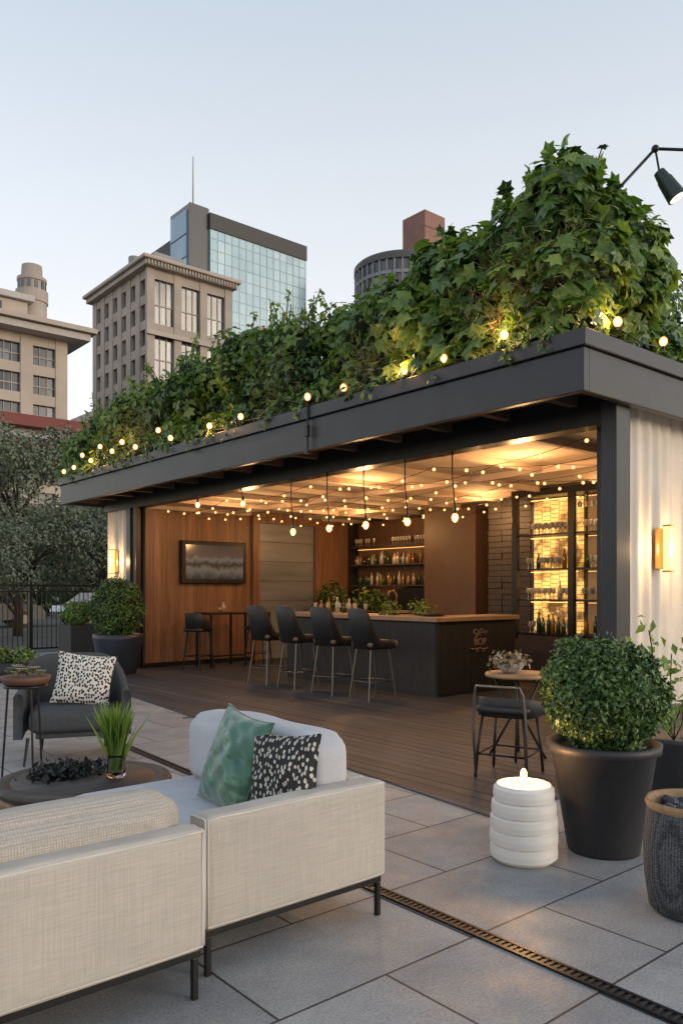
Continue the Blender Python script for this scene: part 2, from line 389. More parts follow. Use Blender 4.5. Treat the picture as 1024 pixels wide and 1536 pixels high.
def flute(bld,p0,p1,z0,z1,amp=.02,per=.19,mat=plaster,nx=1):
    p0=Vector(p0);p1=Vector(p1); L=(p1-p0).length; dd=(p1-p0).normalized(); nn=Vector((dd.y,-dd.x))
    n=int(L/per*12); V=[]
    for i in range(n+1):
        t=i/n*L; o=amp*math.cos((t+.06*math.sin(t*3.3)+.02*math.sin(t*9))/per*2*math.pi)+.016*math.sin(t*3.1); q=p0+dd*t+nn*(o)
        V+= [(q.x,q.y,z0),(q.x,q.y,z1)]
    bld.add(V,[(2*i,2*i+2,2*i+3,2*i+1) for i in range(n)],mat,True)
flute(w,(6.83,4.03),(12.6,4.03),.27,3.297)
w.box((6.74,4.075,0),(12.6,4.2,3.298),dark)
w.box((6.83,3.97,0),(12.6,4.065,.26),brick)
w.box((6.83,3.95,.262),(12.6,4.065,.29),charcoal)
flute(w,(6.6,14.95),(6.6,13.97),.2,3.297)
w.box((6.64,13.97,0),(6.8,14.97,3.296),dark)
w.box((6.56,13.97,0),(6.63,14.96,.19),charcoal)
w.box((6.8,14.8,0),(12.4,14.96,3.295),plaster)
w.box((12.2,4.2,0),(12.4,14.8,3.294),dark)
x=6.76
while x<11.7:
    x2=min(x+.15,11.75)
    if x2<9.22 or x>10.85: w.box((x+.001,13.68+random.uniform(0,.002),0.06),(x2+.0022,13.76,3.07),wallwood,.0015,seg=1)
    x+=.153
w.box((6.74,13.76,0),(12.2,13.8,3.07),dark)
w.box((6.76,13.66,0),(9.2,13.679,.1),black)
w.box((9.12,13.6,.0),(9.28,13.76,3.07),wallwood,.004); w.box((10.78,13.6,0),(10.92,13.76,3.07),wallwood,.004); w.box((9.29,13.6,2.86),(10.77,13.76,3.069),wallwood,.004)
for i in range(7): w.box((9.29,13.7+.0,.02+i*.41),(10.77,13.74,.02+i*.41+.406),shutter,.003,seg=1)
w.box((6.75,4.2,3.08),(12.2,13.8,3.12),ceilm)
for i in range(8): w.box((6.75,4.9+i*1.25,3.0),(12.19,4.98+i*1.25,3.079),ceilm,.004)
for xx in (8.6,10.4): w.box((xx,4.21,2.99),(xx+.05,13.59,3.075),ceilm)
w.box((11.3,9.55,0),(12.19,10.85,3.079),brownp)
w.box((10.9,8.0,0),(12.19,8.9,3.079),dark)
for i in range(30):
    for j in range(3):
        w.box((10.87+random.uniform(-.012,.01),8.0+j*.3+.003,i*.1+.003),(10.9,8.3+j*.3-.003,i*.1+.097),dark,.004,seg=1)
w.done(parent=pav)

def bottle(b,x,y,z,h=.3,r=.037,mat=None):
    mat=mat or random.choice([bottle_g,bottle_a,bottle_c,bottle_g])
    b.lathe([(0,0),(r,0),(r,h*.6),(r*.4,h*.76),(r*.36,h),(0,h)],(x,y,z),mat,8)
def wglass(b,x,y,z,h=.18):
    b.lathe([(.03,0),(.006,.008),(.006,h*.45),(.035,h*.62),(.03,h)],(x,y,z),bottle_c,8)
c=B('wine_cabinet')
c.box((10.3,4.25,0),(10.85,7.9,.76),dark); c.box((10.75,4.25,.76),(10.85,7.9,2.96),dark)
c.box((10.735,6.92,.8),(10.748,7.84,2.92),backlitm)
c.box((10.735,4.4,.8),(10.748,6.84,2.92),M('dim_back',(.2,.12,.06),.5,emis=(1,.5,.15),es=.12))
c.box((10.29,4.25,2.94),(10.86,7.96,3.05),black,.004)
for yy in (7.84,6.80,5.6,4.3): c.box((10.28,yy,.7),(10.36,yy+.1,2.94),black,.004)
for z in (.77,1.3,1.78,2.32):
    c.box((10.33,4.4,z),(10.74,7.84,z+.025),black)
    for yi in range(33):
        y=4.5+yi*.1+random.uniform(-.02,.02)
        if 6.76<y<6.94: continue
        if z>2.3 or random.random()<.45: 
            wglass(c,10.42,y,z+.025); wglass(c,10.57,y+.04,z+.025)
        else: bottle(c,10.45+random.random()*.1,y,z+.025,random.uniform(.24,.33))
for yi in range(24):
    y=4.5+yi*.1
    if 5.5<y<5.7: continue
    c.lathe([(.03,0),(.006,-.01),(.006,-.08),(.035,-.11),(.03,-.18)],(10.45,y,2.9),bottle_c,8)
for z in (1.27,1.75,2.29,2.9): c.box((10.60,6.94,z),(10.63,7.8,z+.012),strip); c.box((10.60,4.6,z),(10.62,6.75,z+.006),strip)
cab=c.done()
for y,z in ((7.35,1.65),(6.2,2.1)): point((10.4,y,z),4,r=.05,parent=cab)
c=B('bottle_shelf')
c.box((11.95,10.9,.0),(12.18,13.55,3.0),brownp)
c.box((11.6,10.9,0),(11.94,13.55,1.0),barface); c.box((11.55,10.88,1.0),(11.95,13.56,1.05),counterw)
c.box((11.62,11.15,1.05),(11.93,12.2,1.5),black,.01)
for z in (1.55,2.0,2.4):
    c.box((11.68,10.92,z),(11.94,13.5,z+.03),dark)
    for yi in range(30):
        if random.random()<.2: continue
        if z>2.3: wglass(c,11.8,10.98+yi*.085,z+.03)
        else: bottle(c,11.8+random.uniform(-.04,.04),10.98+yi*.085,z+.03,random.uniform(.18,.33))
for yi in range(10): bottle(c,11.7,12.4+yi*.11,1.05,random.uniform(.22,.33))
c.box((11.9,10.95,2.37),(11.92,13.5,2.378),strip)
sh=c.done()
point((11.5,12.2,2.25),3,r=.05,parent=sh)
point((11.5,12.6,1.4),2,parent=sh)
c=B('bar_counter')
c.box((7.89,7.34,.0),(8.5,10.75,1.035),barface,.004)
x=8.5; c.box((8.502,7.34,0),(9.58,7.8,1.035),barface,.004)
for i in range(23): c.box((7.878,7.36+i*.147,.05),(7.889,7.36+i*.147+.145,1.02),barface,.002,seg=1)
for i in range(11): c.box((7.9+i*.152,7.328,.05),(7.9+i*.152+.15,7.339,1.02),barface,.002,seg=1)
c.box((7.82,7.28,1.037),(8.55,10.8,1.1),counterw,.006); c.box((8.552,7.28,1.037),(9.62,7.85,1.1),counterw,.006)
bc=c.done()
tx=bpy.data.curves.new('letters','FONT'); tx.body='BOP'; tx.size=.14; tx.extrude=.004; tx.align_x='CENTER'
to=bpy.data.objects.new('letters',tx); to.location=(8.76,7.318,.69); to.rotation_euler=(R(90),0,0); scene.collection.objects.link(to); tx.materials.append(bronze)
c=B('bar_sign')
def curl(cx,cz,r0,t0,t1,k=.5): return [(cx+math.cos(t0+(t1-t0)*i/20)*r0*(1-k*i/20),7.315,cz+math.sin(t0+(t1-t0)*i/20)*r0*(1-k*i/20)) for i in range(21)]
c.tube(curl(8.66,.87,.07,-2,6,.8),.006,bronze,5); c.tube(curl(8.79,.88,.055,4.5,-3,.8),.006,bronze,5); c.tube(curl(8.88,.86,.04,0,6,.8),.005,bronze,5)
c.tube([(8.56,7.315,.65),(8.66,7.315,.63),(8.76,7.315,.65),(8.86,7.315,.63),(8.94,7.315,.65)],.006,bronze,5)
c.tube(curl(8.7,.62,.03,3,8,.6),.004,bronze,5); c.tube(curl(8.82,.62,.03,0,-5,.6),.004,bronze,5)
sg=c.done(); to.parent=sg
c=B('bar_sink_tap'); c.tube([(8.35,8.6,1.1),(8.35,8.6,1.4),(8.3,8.6,1.46),(8.2,8.6,1.44),(8.18,8.6,1.38)],.014,gold); c.lathe([(.0,0),(.05,0),(.05,.03),(0,.03)],(8.35,8.6,1.1),gold,12); c.done()
c=B('bar_tray'); c.lathe([(0,.01),(.16,.01),(.18,.035),(.17,.035),(.15,.018),(0,.018)],(8.15,7.65,1.1),black,24); c.done()
c=B('liquor_bottles')
for i in range(6): bottle(c,8.35+random.uniform(-.05,.05),9.5+i*.17,1.1,random.uniform(.14,.26))
for i in range(6): wglass(c,8.1+random.uniform(-.05,.1),9.0+i*.25,1.1,.16)
c.done()
def potted(name,x,y,z,r,n,h=.2,mats=box,pr=.09,ph=.1,pm=black,leafs=.07):
    b=B(name); b.lathe([(0,0),(pr*.8,0),(pr,ph),(pr*.9,ph),(0,ph*.85)],(x,y,z),pm,16)
    C=[(x+random.uniform(-r,r)*.5,y+random.uniform(-r,r)*.5,z+ph+h*random.uniform(.3,.8)) for _ in range(5)]
    P,D,k=clumps_sample(C,[r*.6]*5,n,.3,.4)
    b.leaves(P,D+np.array([0,0,.5])+rng.normal(size=P.shape)*.4,rng.uniform(.6,1.2,len(P))*leafs,mats,pick(len(P),[1]*len(mats)))
    return b.done()
potted('herb_planter',8.3,8.05,1.08,.24,350,.1,[lf[0],lf[2],lf[1]],leafs=.06,ph=.05)
potted('herb_planter',8.15,8.45,1.08,.18,220,.12,[lf[0],lf[2],lf[1]],leafs=.06,ph=.05)
potted('potted_plant',10.6,12.9,.99,.5,700,.35,[box[0],box[1]],pr=.15,leafs=.12)
potted('potted_plant',11.2,12.3,1.05,.35,400,.3,[box[0],box[1],lf[2]],pr=.15,leafs=.12)
t=B('plant_stand'); t.box((10.35,12.65,.93),(11.4,13.15,.99),dark,.01)
for a in (10.4,11.33):
    for bb in (12.7,13.08): t.box((a,bb,0),(a+.04,bb+.04,.929),black)
t.done()

t=B('wall_television')
def tvm():
    m,nt,b=nodes_of('tv_picture'); b.inputs['Roughness'].default_value=.1
    v=coords(nt); sep=nt.nodes.new('ShaderNodeSeparateXYZ'); nt.links.new(v,sep.inputs[0])
    ad=nt.nodes.new('ShaderNodeMath'); ad.operation='MULTIPLY_ADD'; ad.inputs[1].default_value=.3
    nt.links.new(noise(nt,coords(nt,(4,2,3)),1.8,7),ad.inputs[0]); nt.links.new(sep.outputs[2],ad.inputs[2])
    mr=nt.nodes.new('ShaderNodeMapRange'); mr.inputs[1].default_value=1.8; mr.inputs[2].default_value=2.55; nt.links.new(ad.outputs[0],mr.inputs[0])
    c=ramp(nt,mr.outputs[0],[(.05,(.04,.04,.04)),(.3,(.13,.14,.14)),(.42,(.04,.035,.03)),(.55,(.14,.15,.15)),(.65,(.1,.08,.07)),(.95,(.06,.06,.06))])
    nt.links.new(c,b.inputs['Base Color']); nt.links.new(c,b.inputs['Emission Color']); b.inputs['Emission Strength'].default_value=.35; return m
t.box((7.46,13.56,1.6),(8.92,13.675,2.43),black,.01); t.box((7.54,13.552,1.68),(8.84,13.559,2.35),tvm()); t.done()
# ------------------------------------------------------------ stools
def shellpath(w,dp,n=18,fr=.0):
    P=[]
    for i in range(n+1):
        a=math.pi/2+math.pi*i/n
        c_=abs(math.cos(a))**.6*(-1); s_=math.copysign(abs(math.sin(a))**.6,math.sin(a))
        P.append((dp*.1+c_*dp*.9, s_*w))
    P=[(dp*.75,w)]+[(dp*.4,w)]+P+[(dp*.4,-w)]+[(dp*.75,-w)]
    return P
def barstool(x,y,a=0):
    b=B('bar_stool')
    b.cushion((-.21,-.21,.70),(.28,.21,.785),leather,.036,.01,8)
    b.box((-.19,-.18,.675),(.22,.18,.70),black,.01)
    P=shellpath(.22,.25,26); n=len(P); zt=[]
    for i in range(n):
        u=abs(i-(n-1)/2)/((n-1)/2)
        zt.append(1.22-.02*u if u<.4 else (1.212-.41*(1-math.cos(min(1,(u-.4)/.42)*math.pi))/2))
    b.shell(P[::-1],zt,.69,-.028,darkshell,lean=.2)
    for sx in (-1,1):
        for sy in (-1,1): b.cyl((sx*.15,sy*.15,.69),(sx*.23,sy*.21,0.0),.012,.011,steel,8)
    f=[( -.205,-.19,.25),(.205,-.19,.25),(.205,.19,.25),(-.205,.19,.25)]
    b.tube(f,.009,steel,6,closed=True)
    return b.done(Tz(x,y,.014,a))
for i,yy in enumerate((7.78,8.6,9.42,10.2)): barstool(7.12,yy,[-4,5,0,8][i])
b=B('bistro_high_table'); b.box((-.42,-.3,.99),(.42,.3,1.03),black,.01)
for sx in (-.38,.38):
    for sy in (-.26,.26): b.box((sx-.018,sy-.018,0),(sx+.018,sy+.018,.99),black)
b.box((-.38,-.27,.2),(.38,-.25,.23),black); b.done(Tz(8.05,13.1,.014,0))
def stool2(x,y,a):
    b=B('counter_stool'); b.cushion((-.2,-.2,.7),(.2,.2,.76),darkshell,.03,.01,6)
    P=shellpath(.2,.2); n=len(P)
    b.shell(P[::-1],[.74+.3*(1-(abs(i-(n-1)/2)/((n-1)/2))**4) for i in range(n)],.72,-.025,darkshell,lean=.1)
    for sx in (-1,1):
        for sy in (-1,1): b.cyl((sx*.14,sy*.14,.7),(sx*.2,sy*.2,.0),.014,.013,black,8)
    b.tube([(-.18,-.18,.25),(.18,-.18,.25),(.18,.18,.25),(-.18,.18,.25)],.009,black,6,closed=True)
    b.done(Tz(x,y,.014,a))
stool2(7.35,12.75,20); stool2(8.6,12.65,120)
b=B('table_candles'); b.lathe([(0,0),(.04,0),(.045,.1),(.035,.1),(0,.09)],(7.95,13.0,1.045),bottle_a,12); bottle(b,8.1,13.1,1.045,.2)
b.done()

# ------------------------------------------------------------ lights
pl=[(8.72,2.27),(7.94,2.27),(7.23,2.27),(6.51,2.26),(5.78,2.26),(11.3,2.85),(9.97,2.76)]
for i,(y,z) in enumerate(pl):
    b=B('pendant_light'); b.tube([(6.5,y+.04,3.0),(6.49,y+.03,(3+z)/2+.1),(6.5,y,z+.1)],.008,black,6)
    b.cyl((6.5,y,z+.045),(6.5,y,z+.11),.02,.015,black,8); b.ball((6.5,y,z),(.04,.04,.05),bulb,14,10); o=b.done()
    if i in (0,2,4): point((6.5,y,z-.09),8,parent=o)
b=B('ceiling_string_lights')
for xi,xx in enumerate((7.0,7.45,7.95,8.45,8.95,9.5,10.1,10.7,11.3)):
    prev=[]
    for i in range(49):
        y=4.4+i*.188; ph=((i+xi*3)%12)/12; sag=.11*(4*ph*(1-ph)); prev.append((xx+.12*math.sin(y*1.1+xi),y,2.975-sag))
    b.tube(prev,.004,black,4)
    for i in range(xi%3,49,3): q=prev[i]; b.ball((q[0],q[1],q[2]-.03),.022,bulbs,8,6)
sl=b.done()
for xx in (7.7,10.3):
    for yy in (5.8,8.6,11.6): point((xx,yy,2.7),46,(1,.53,.21),.1,parent=sl)
def sconce_f(T,w=1):
    b=B('wall_sconce'); b.box((-.09,-.03,-.2),(.09,0,.2),gold,.005,T=T)
    b.cyl((0,-.09,-.22),(0,-.09,.22),.045,.045,sconce,16,T=T)
    b.cyl((0,-.09,-.235),(0,-.09,-.215),.052,.052,gold,16,T=T); b.cyl((0,-.09,.215),(0,-.09,.235),.052,.052,gold,16,T=T)
    o=b.done(); q=T@Vector((0,-.18,0)); point(q,26*w,(1,.58,.25),.05,parent=o)
sconce_f(Tz(7.51,3.98,1.88,0)); sconce_f(Tz(6.56,14.5,2.02,-90),1.2)

# ------------------------------------------------------------ roof hedge
def topz(y):
    ys=[3.8,4.1,4.45,4.8,5.1,5.7,6.5,7.7,9,10.4,12,13.4,14.6,15.6]; zs=[4.85,5.15,5.42,5.22,5.1,5.2,5.0,5.0,5.1,5.15,5.15,5.1,4.85,4.5]
    return float(np.interp(y,ys,zs))
C=[];Rr=[]
y=3.95
while y<15.62:
    tz=topz(y)*1.0+random.uniform(-.28,.16)
    for _ in range(9):
        rr=random.uniform(.16,.36); z=random.uniform(3.75,tz-rr); xx=random.uniform(6.08,7.3)
        C.append((xx,y+random.uniform(-.15,.15)+(.12 if y<4.2 else 0),z)); Rr.append((rr,rr*random.uniform(.8,1.1),rr*random.uniform(.8,1.2)))
    C.append((random.uniform(6.2,6.6),y,tz-.3)); Rr.append((.28,.28,.34))
    C.append((6.08,y+.1,3.82)); Rr.append((.2,.28,.2))
    y+=.27
for i in range(16):
    x=7+i*.3; C.append((x,4.35+random.random()*.2,3.85)); Rr.append((.28,.22,.3))
    C.append((x,4.6,4.1+random.random()*.2)); Rr.append((.3,.3,.3))
for q in ((6.7,4.0,4.7),(7.0,3.95,4.8),(7.25,4.1,4.75),(6.9,4.1,4.5),(7.2,4.0,4.5),(7.4,4.2,4.55),(7.0,4.1,4.2),(7.35,4.2,4.25),(6.6,4.05,4.9),(6.85,4.2,4.95)): C.append(q); Rr.append((.26,.24,.28))
b=B('roof_hedge')
for c_,r_ in zip(C,Rr):
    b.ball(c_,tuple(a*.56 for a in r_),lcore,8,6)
P,D,k=clumps_sample(C,Rr,84000,.55,.24)
cl=rng.choice(4,len(C),p=[.38,.18,.28,.16]); idx=np.where(rng.random(len(P))<.62,cl[k],pick(len(P),[.4,.22,.2,.18]))
Nn=D+rng.normal(size=P.shape)*.5+np.array([0,0,.45])
b.leaves(P,Nn,rng.uniform(.07,.155,len(P)),lf,idx)
m_=(P[:,1]<6.2)|(rng.random(len(P))<.04)
sel=np.where(m_)[0]; sel=rng.choice(sel,min(5500,len(sel)),replace=False)
b.leaves(P[sel]+D[sel]*.05,D[sel]*.8+rng.normal(size=(len(sel),3))*.4+np.array([-.1,-.1,.5]),rng.uniform(.08,.2,len(sel)),lf,pick(len(sel),[.42,.08,.4,.1]),'lobed')
for i in range(110):
    y=random.choice([random.uniform(3.95,5.2)]+[random.uniform(5,15.5)]*3); x=random.uniform(6.05,6.9); z=topz(y)-.3
    hh=random.uniform(.3,.6); dx,dy=random.uniform(-.2,.2),random.uniform(-.3,.3)
    pts_=[(x,y,z),(x+dx*.5,y+dy*.4,z+hh*.55),(x+dx,y+dy,z+hh)]
    b.tube(pts_,.006,bark,4)
    n=20; tt=rng.random(n); PP=np.array([x,y,z])+tt[:,None]*np.array([dx,dy,hh]); DD=rng.normal(size=(n,3)); DD[:,2]=abs(DD[:,2])
    b.leaves(PP,DD,rng.uniform(.08,.14,n)*(1.1 if y<5 else .8),lf,pick(n,[.4,.1,.4,.1]),'lobed' if y<6.5 else 'simple')
for yc,zc in ((4.25,4.25),(4.5,4.1),(8.3,4.0),(12.3,4.0),(4.85,4.15),(6.6,3.95),(13.4,4.1)):
    n=900; PP=rng.normal(size=(n,3))*np.array([.1,.26,.3])+np.array([5.98,yc,zc]); PP[:,2]=np.clip(PP[:,2],3.72,topz(yc)-.3); DD=rng.normal(size=(n,3)); DD[:,2]*=.2
    b.leaves(PP,DD,rng.uniform(.05,.12,n),dry+[lf[2]],pick(n,[.5,.3,.3]),'blade')
for i in range(100):
    y=random.uniform(4.0,15.3) if i<55 else random.uniform(9,15.4); n=12; L=random.uniform(.1,.3); tt=rng.random(n)
    PP=np.stack([5.9-tt*.14,y+tt*random.uniform(-.15,.15),3.78-tt*tt*L+.03],1); DD=rng.normal(size=(n,3))*.4+np.array([-1,0,.4])
    b.leaves(PP,DD,rng.uniform(.05,.1,n),lf,pick(n,[.4,.1,.4,.1]))
b.done()
b=B('roof_string_lights'); rb=[]
bl=[(3.83,7.3,.2),(4.02,6.0,.33),(4.6,5.85,.15),(5.35,5.85,.1),(5.9,5.85,.1),(6.85,5.82,.1),(8.95,5.8,.12),(9.75,5.8,.12),(10.9,5.8,.12),(12.1,5.8,.15),(12.6,5.8,.3),(13.0,5.8,.2),(13.9,5.8,.15),(14.7,5.8,.12),(15.2,5.8,.1),(11.3,5.8,.3),(13.5,5.8,.35),(14.3,5.8,.3),(3.78,6.4,.18)]
ps=[]
for y,x,h in sorted(bl):
    z=3.67+h; b.ball((x,y,z),(.04,.04,.047),bulb,12,8); b.cyl((x,y,z-.075),(x,y,z-.035),.014,.014,black,6); ps.append((x+.02,y,z-.06)); rb.append((x-.1,y,z+.05))
for q0,q1 in zip(ps[:-1],ps[1:]):
    mid=((q0[0]+q1[0])/2,(q0[1]+q1[1])/2,min(q0[2],q1[2])-.03); b.tube([q0,mid,q1],.006,black,4)
o=b.done()
for i,q in enumerate(rb):
    if i in (0,3,5,8,12,15): point(q,9,(1,.5,.2),parent=o)
b=B('roof_light_bracket'); b.cyl((5.79,7.48,3.12),(5.79,7.48,3.72),.012,.012,black,8); b.box((5.765,7.45,3.3),(5.803,7.51,3.44),black,.004); b.box((5.76,7.44,3.1),(5.83,7.52,3.13),black)
b.ball((5.79,7.48,3.78),(.04,.04,.047),bulb,12,8); b.done()
b=B('spotlight'); b.tube([(6.45,4.1,4.75),(6.54,3.9,5.08),(6.83,3.66,5.49)],.014,black,8); b.tube([(6.83,3.66,5.49),(7.4,3.3,5.52)],.014,black,8)
b.ball((6.83,3.66,5.49),.035,black); b.cyl((6.83,3.66,5.49),(6.86,3.64,5.3),.01,.01,black,8)
ax=Vector((.1,-.16,-.32)).normalized(); q=Vector((6.86,3.64,5.28)); b.cyl(q,q+ax*.09,.05,.062,lampg,16); b.cyl(q+ax*.092,q+ax*.3,.068,.085,lampg,20); b.cyl(q+ax*.295,q+ax*.303,.066,.066,lens,20); b.done()

# ------------------------------------------------------------ boxwood planters
def boxbush(b,c,rx,rz,n,ls,z0=None):
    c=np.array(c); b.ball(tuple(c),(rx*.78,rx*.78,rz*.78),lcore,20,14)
    k=70; C=[];Rr=[]
    for i in range(k):
        ph=math.acos(1-2*(i+.5)/k); th=math.pi*(1+5**.5)*i; dd=np.array([math.cos(th)*math.sin(ph),math.sin(th)*math.sin(ph),math.cos(ph)])
        dd=dd*np.array([rx,rx,rz])*random.uniform(.66,.92); C.append(c+dd); rr=rx*random.uniform(.2,.34); Rr.append((rr,rr,rr))
    P,D,k2=clumps_sample(C,Rr,n,.5,.25); cen=(P-c); cen/=np.linalg.norm(cen,axis=1,keepdims=True)
    kk=np.where((D*cen).sum(1)>-.3)[0]; P=P[kk];D=D[kk];cen=cen[kk]; k2=k2[kk]
    cl=rng.choice(3,k,p=[.5,.2,.3])
    b.leaves(P,cen*.6+rng.normal(size=P.shape)*.6,rng.uniform(.7,1.3,len(P))*ls,box,np.where(rng.random(len(P))<.4,cl[k2],pick(len(P),[.5,.22,.28])))
    n=900; d_=rng.normal(size=(n,3)); d_/=np.linalg.norm(d_,axis=1,keepdims=True); PP=c+d_*np.array([rx,rx,rz])*rng.uniform(.98,1.1,n)[:,None]
    b.leaves(PP,rng.normal(size=(n,3)),rng.uniform(.7,1.2,n)*ls,box,pick(n,[.5,.1,.4]))
b=B('boxwood_planter'); b.lathe([(0,0),(.195,0),(.2,.015),(.285,.56),(.31,.565),(.315,.61),(.29,.615),(.285,.57),(0,.55)],(0,0,0),potm,48)
b.ball((0,0,.56),(.28,.28,.03),soil,20,6); boxbush(b,(0,0,.885),.315,.31,26000,.034); b.done(Tz(4.03,2.47))
b=B('boxwood_planter'); b.lathe([(0,0),(.3,0),(.32,.02),(.42,.62),(.43,.7),(.4,.7),(.39,.65),(0,.62)],(0,0,0),navy,40)
b.ball((0,0,.63),(.38,.38,.03),soil,20,6); boxbush(b,(0,0,1.15),.42,.52,16000,.05); b.done(Tz(5.95,13.1))
b=B('square_planter'); b.box((-.36,-.36,0),(.36,.36,.72),potm,.01); b.box((-.32,-.32,.7),(.32,.32,.73),soil)
C=[(random.uniform(-.25,.25),random.uniform(-.25,.25),.9+random.random()*.15) for _ in range(9)]; P,D,k=clumps_sample(C,[.2]*9,2500,.3,.3)
b.leaves(P,D+rng.normal(size=P.shape)*.5,rng.uniform(.06,.1,len(P)),[lf[0],lf[2],lf[1]],pick(len(P),[1,1,1])); b.done(Tz(6.7,16.6))
b=B('low_planter'); b.lathe([(0,0),(.4,0),(.5,.3),(.46,.3),(0,.27)],(0,0,0),potm,32)
C=[(random.uniform(-.35,.35),random.uniform(-.35,.35),.38) for _ in range(9)]; P,D,k=clumps_sample(C,[.16]*9,1800,.3,.3)
b.leaves(P,D+np.array([0,0,.4])+rng.normal(size=P.shape)*.5,rng.uniform(.06,.1,len(P)),[lf[0],lf[2],succ[0]],pick(len(P),[1,1,1])); b.done(Tz(4.2,13.4))
b=B('vine_pot'); b.lathe([(0,0),(.17,0),(.19,.02),(.22,.38),(.24,.4),(.24,.43),(.21,.43),(0,.4)],(0,0,0),potm,32)
for i in range(9):
    a=random.uniform(0,6.28); pts_=[(0,0,.4)]; x_,y_=0,0
    hh=random.uniform(.5,.8)
    for j in range(1,7): x_+=math.cos(a)*.05+random.uniform(-.03,.03); y_+=math.sin(a)*.04+random.uniform(-.03,.03); pts_.append((x_-.02*j*.8,y_,.4+hh*j/6))
    b.tube(pts_,.005,bark,5)
    PP=np.repeat(np.array(pts_)[2:],6,0)+rng.normal(size=(30,3))*.045; DD=rng.normal(size=PP.shape); DD[:,1]-=.8
    b.leaves(PP,DD,rng.uniform(.06,.1,len(PP)),[lf[0],lf[2]],pick(len(PP),[1,1]),'simple')
b.done(Tz(5.45,2.78))
b=B('woven_basket'); b.lathe([(0,0),(.17,0),(.19,.02),(.21,.15),(.215,.3),(.2,.47)],(0,0,0),basket,48); b.lathe([(.2,.47),(.208,.49),(.2,.51),(.185,.5),(.185,.44),(0,.43)],(0,0,0),rim,48)
for i in range(60):
    a=random.uniform(0,6.28); rr=.16*math.sqrt(random.random()); b.ball((rr*math.cos(a),rr*math.sin(a),.45+random.uniform(0,.02)),random.uniform(.018,.03),navy,7,5)
b.done(Tz(3.57,1.73))
b=B('white_lantern')
prof=[(0,0),(.15,0),(.165,.012)]
for i in range(5):
    z=.02+i*.077; ro=[.182,.184,.182,.175,.165][i]; h=.072
    prof+=[(ro-.012,z),(ro-.002,z+.005),(ro,z+h*.5),(ro-.003,z+h-.006),(ro-.012,z+h)]
prof+=[(.145,.413),(.125,.418),(.07,.418),(.065,.405),(0,.405)]
b.lathe(prof,(0,0,0),white,56,smooth=False)
b.lathe([(.06,.405),(.063,.43),(.04,.438),(0,.438)],(0,0,0),M('candle_wax',(.8,.7,.5),.5,emis=(1,.5,.16),es=2.4),20); b.ball((0,0,.46),(.018,.018,.034),flame,10,8)
o=b.done(Tz(3.55,2.66)); point((0,0,.53),10,(1,.52,.2),.02,parent=o)

# ------------------------------------------------------------ bistro table + chair
b=B('bistro_table'); b.lathe([(0,.70),(.27,.70),(.28,.715),(.27,.735),(0,.735)],(0,0,0),bistrow,36)
for a in range(4):
    t_=a*math.pi/2+.6; c_,s_=math.cos(t_),math.sin(t_); b.tube([(c_*.2,s_*.2,.7),(c_*.05,s_*.05,.35),(c_*.24,s_*.24,.0)],.011,black,8)
b.done(Tz(5.62,4.28,.014))
b=B('flower_bowl'); b.lathe([(0,0),(.06,0),(.11,.05),(.12,.09),(.11,.09),(0,.04)],(0,0,0),M('patterned_bowl',(.2,.21,.22),.4,0,(.5,.48,.45),25),24)
n=450; PP=rng.normal(size=(n,3))*np.array([.075,.075,.03])+np.array([0,0,.11]); DD=PP+rng.normal(size=PP.shape)*.1
b.leaves(PP,DD,rng.uniform(.02,.045,n),[dry[0],succ[1],dry[0],dry[1]],pick(n,[1,1,1,.5]),'lobed')
b.done(Tz(5.55,4.3,.75))
b=B('bistro_chair')
b.cushion((-.22,-.2,.5),(.22,.2,.56),darkshell,.028,.01,8); P=shellpath(.215,.22); n=len(P)
b.shell(P[::-1],[.54+.08*(1-(abs(i-(n-1)/2)/((n-1)/2))**4) for i in range(n)],.47,-.02,darkshell)
for sx in (-1,1):
    for sy in (-1,1): b.tube([(sx*.17,sy*.16,.5),(sx*.2,sy*.19,.22),(sx*.215,sy*.205,0)],.012,black,8)
b.tube([(-.2,-.19,.18),(.2,-.19,.18),(.2,.19,.18),(-.2,.19,.18)],.008,black,6,closed=True)
hoop=[(-.215,-.2,0.01),(-.25,-.21,.4),(-.27,-.19,.66)]+[(-.29-.02*math.sin(math.pi*i/8),-.17+.34*i/8,.72) for i in range(9)]+[(-.27,.19,.66),(-.25,.21,.4),(-.215,.2,.01)]
b.tube(hoop,.01,steel,8)
b.done(Tz(5.05,3.92,.014,20))

# ------------------------------------------------------------ sofas
def framebase(b,x0,x1,y0,y1,legs):
    b.box((x0,y0,.15),(x1,y0+.03,.178),black,.003); b.box((x0,y1-.03,.15),(x1,y1,.178),black,.003)
    b.box((x0,y0+.03,.15),(x0+.03,y1-.03,.178),black,.003); b.box((x1-.03,y0+.03,.15),(x1,y1-.03,.178),black,.003)
    for (x,y) in legs: b.box((x,y,0.0),(x+.022,y+.022,.15),black,.002)
def piping(b,pts_): b.tube(pts_,.0055,pipe,6,closed=True)
def rect_pts(ax,c,a0,a1,z0,z1,wv=.0015,n=14):
    P=[]
    for i in range(n): P.append((a0+(a1-a0)*i/n,z0))
    for i in range(n//2): P.append((a1,z0+(z1-z0)*i/(n//2)))
    for i in range(n): P.append((a1-(a1-a0)*i/n,z1))
    for i in range(n//2): P.append((a0,z1-(z1-z0)*i/(n//2)))
    out=[]
    for j,(a,z) in enumerate(P):
        z+=wv*math.sin(j*1.9)
        out.append((a,c,z) if ax=='y' else (c,a,z))
    return out
b=B('sofa')
b.cushion((-.9,2.48,.18),(1.46,2.60,.615),linen,.022,.005,22,wob=.002)
b.box((-.78,2.61,.18),(1.45,3.4,.32),linen,.02,seg=3)
b.box((-.9,2.61,.18),(-.785,3.4,.6),linen,.02,seg=3)
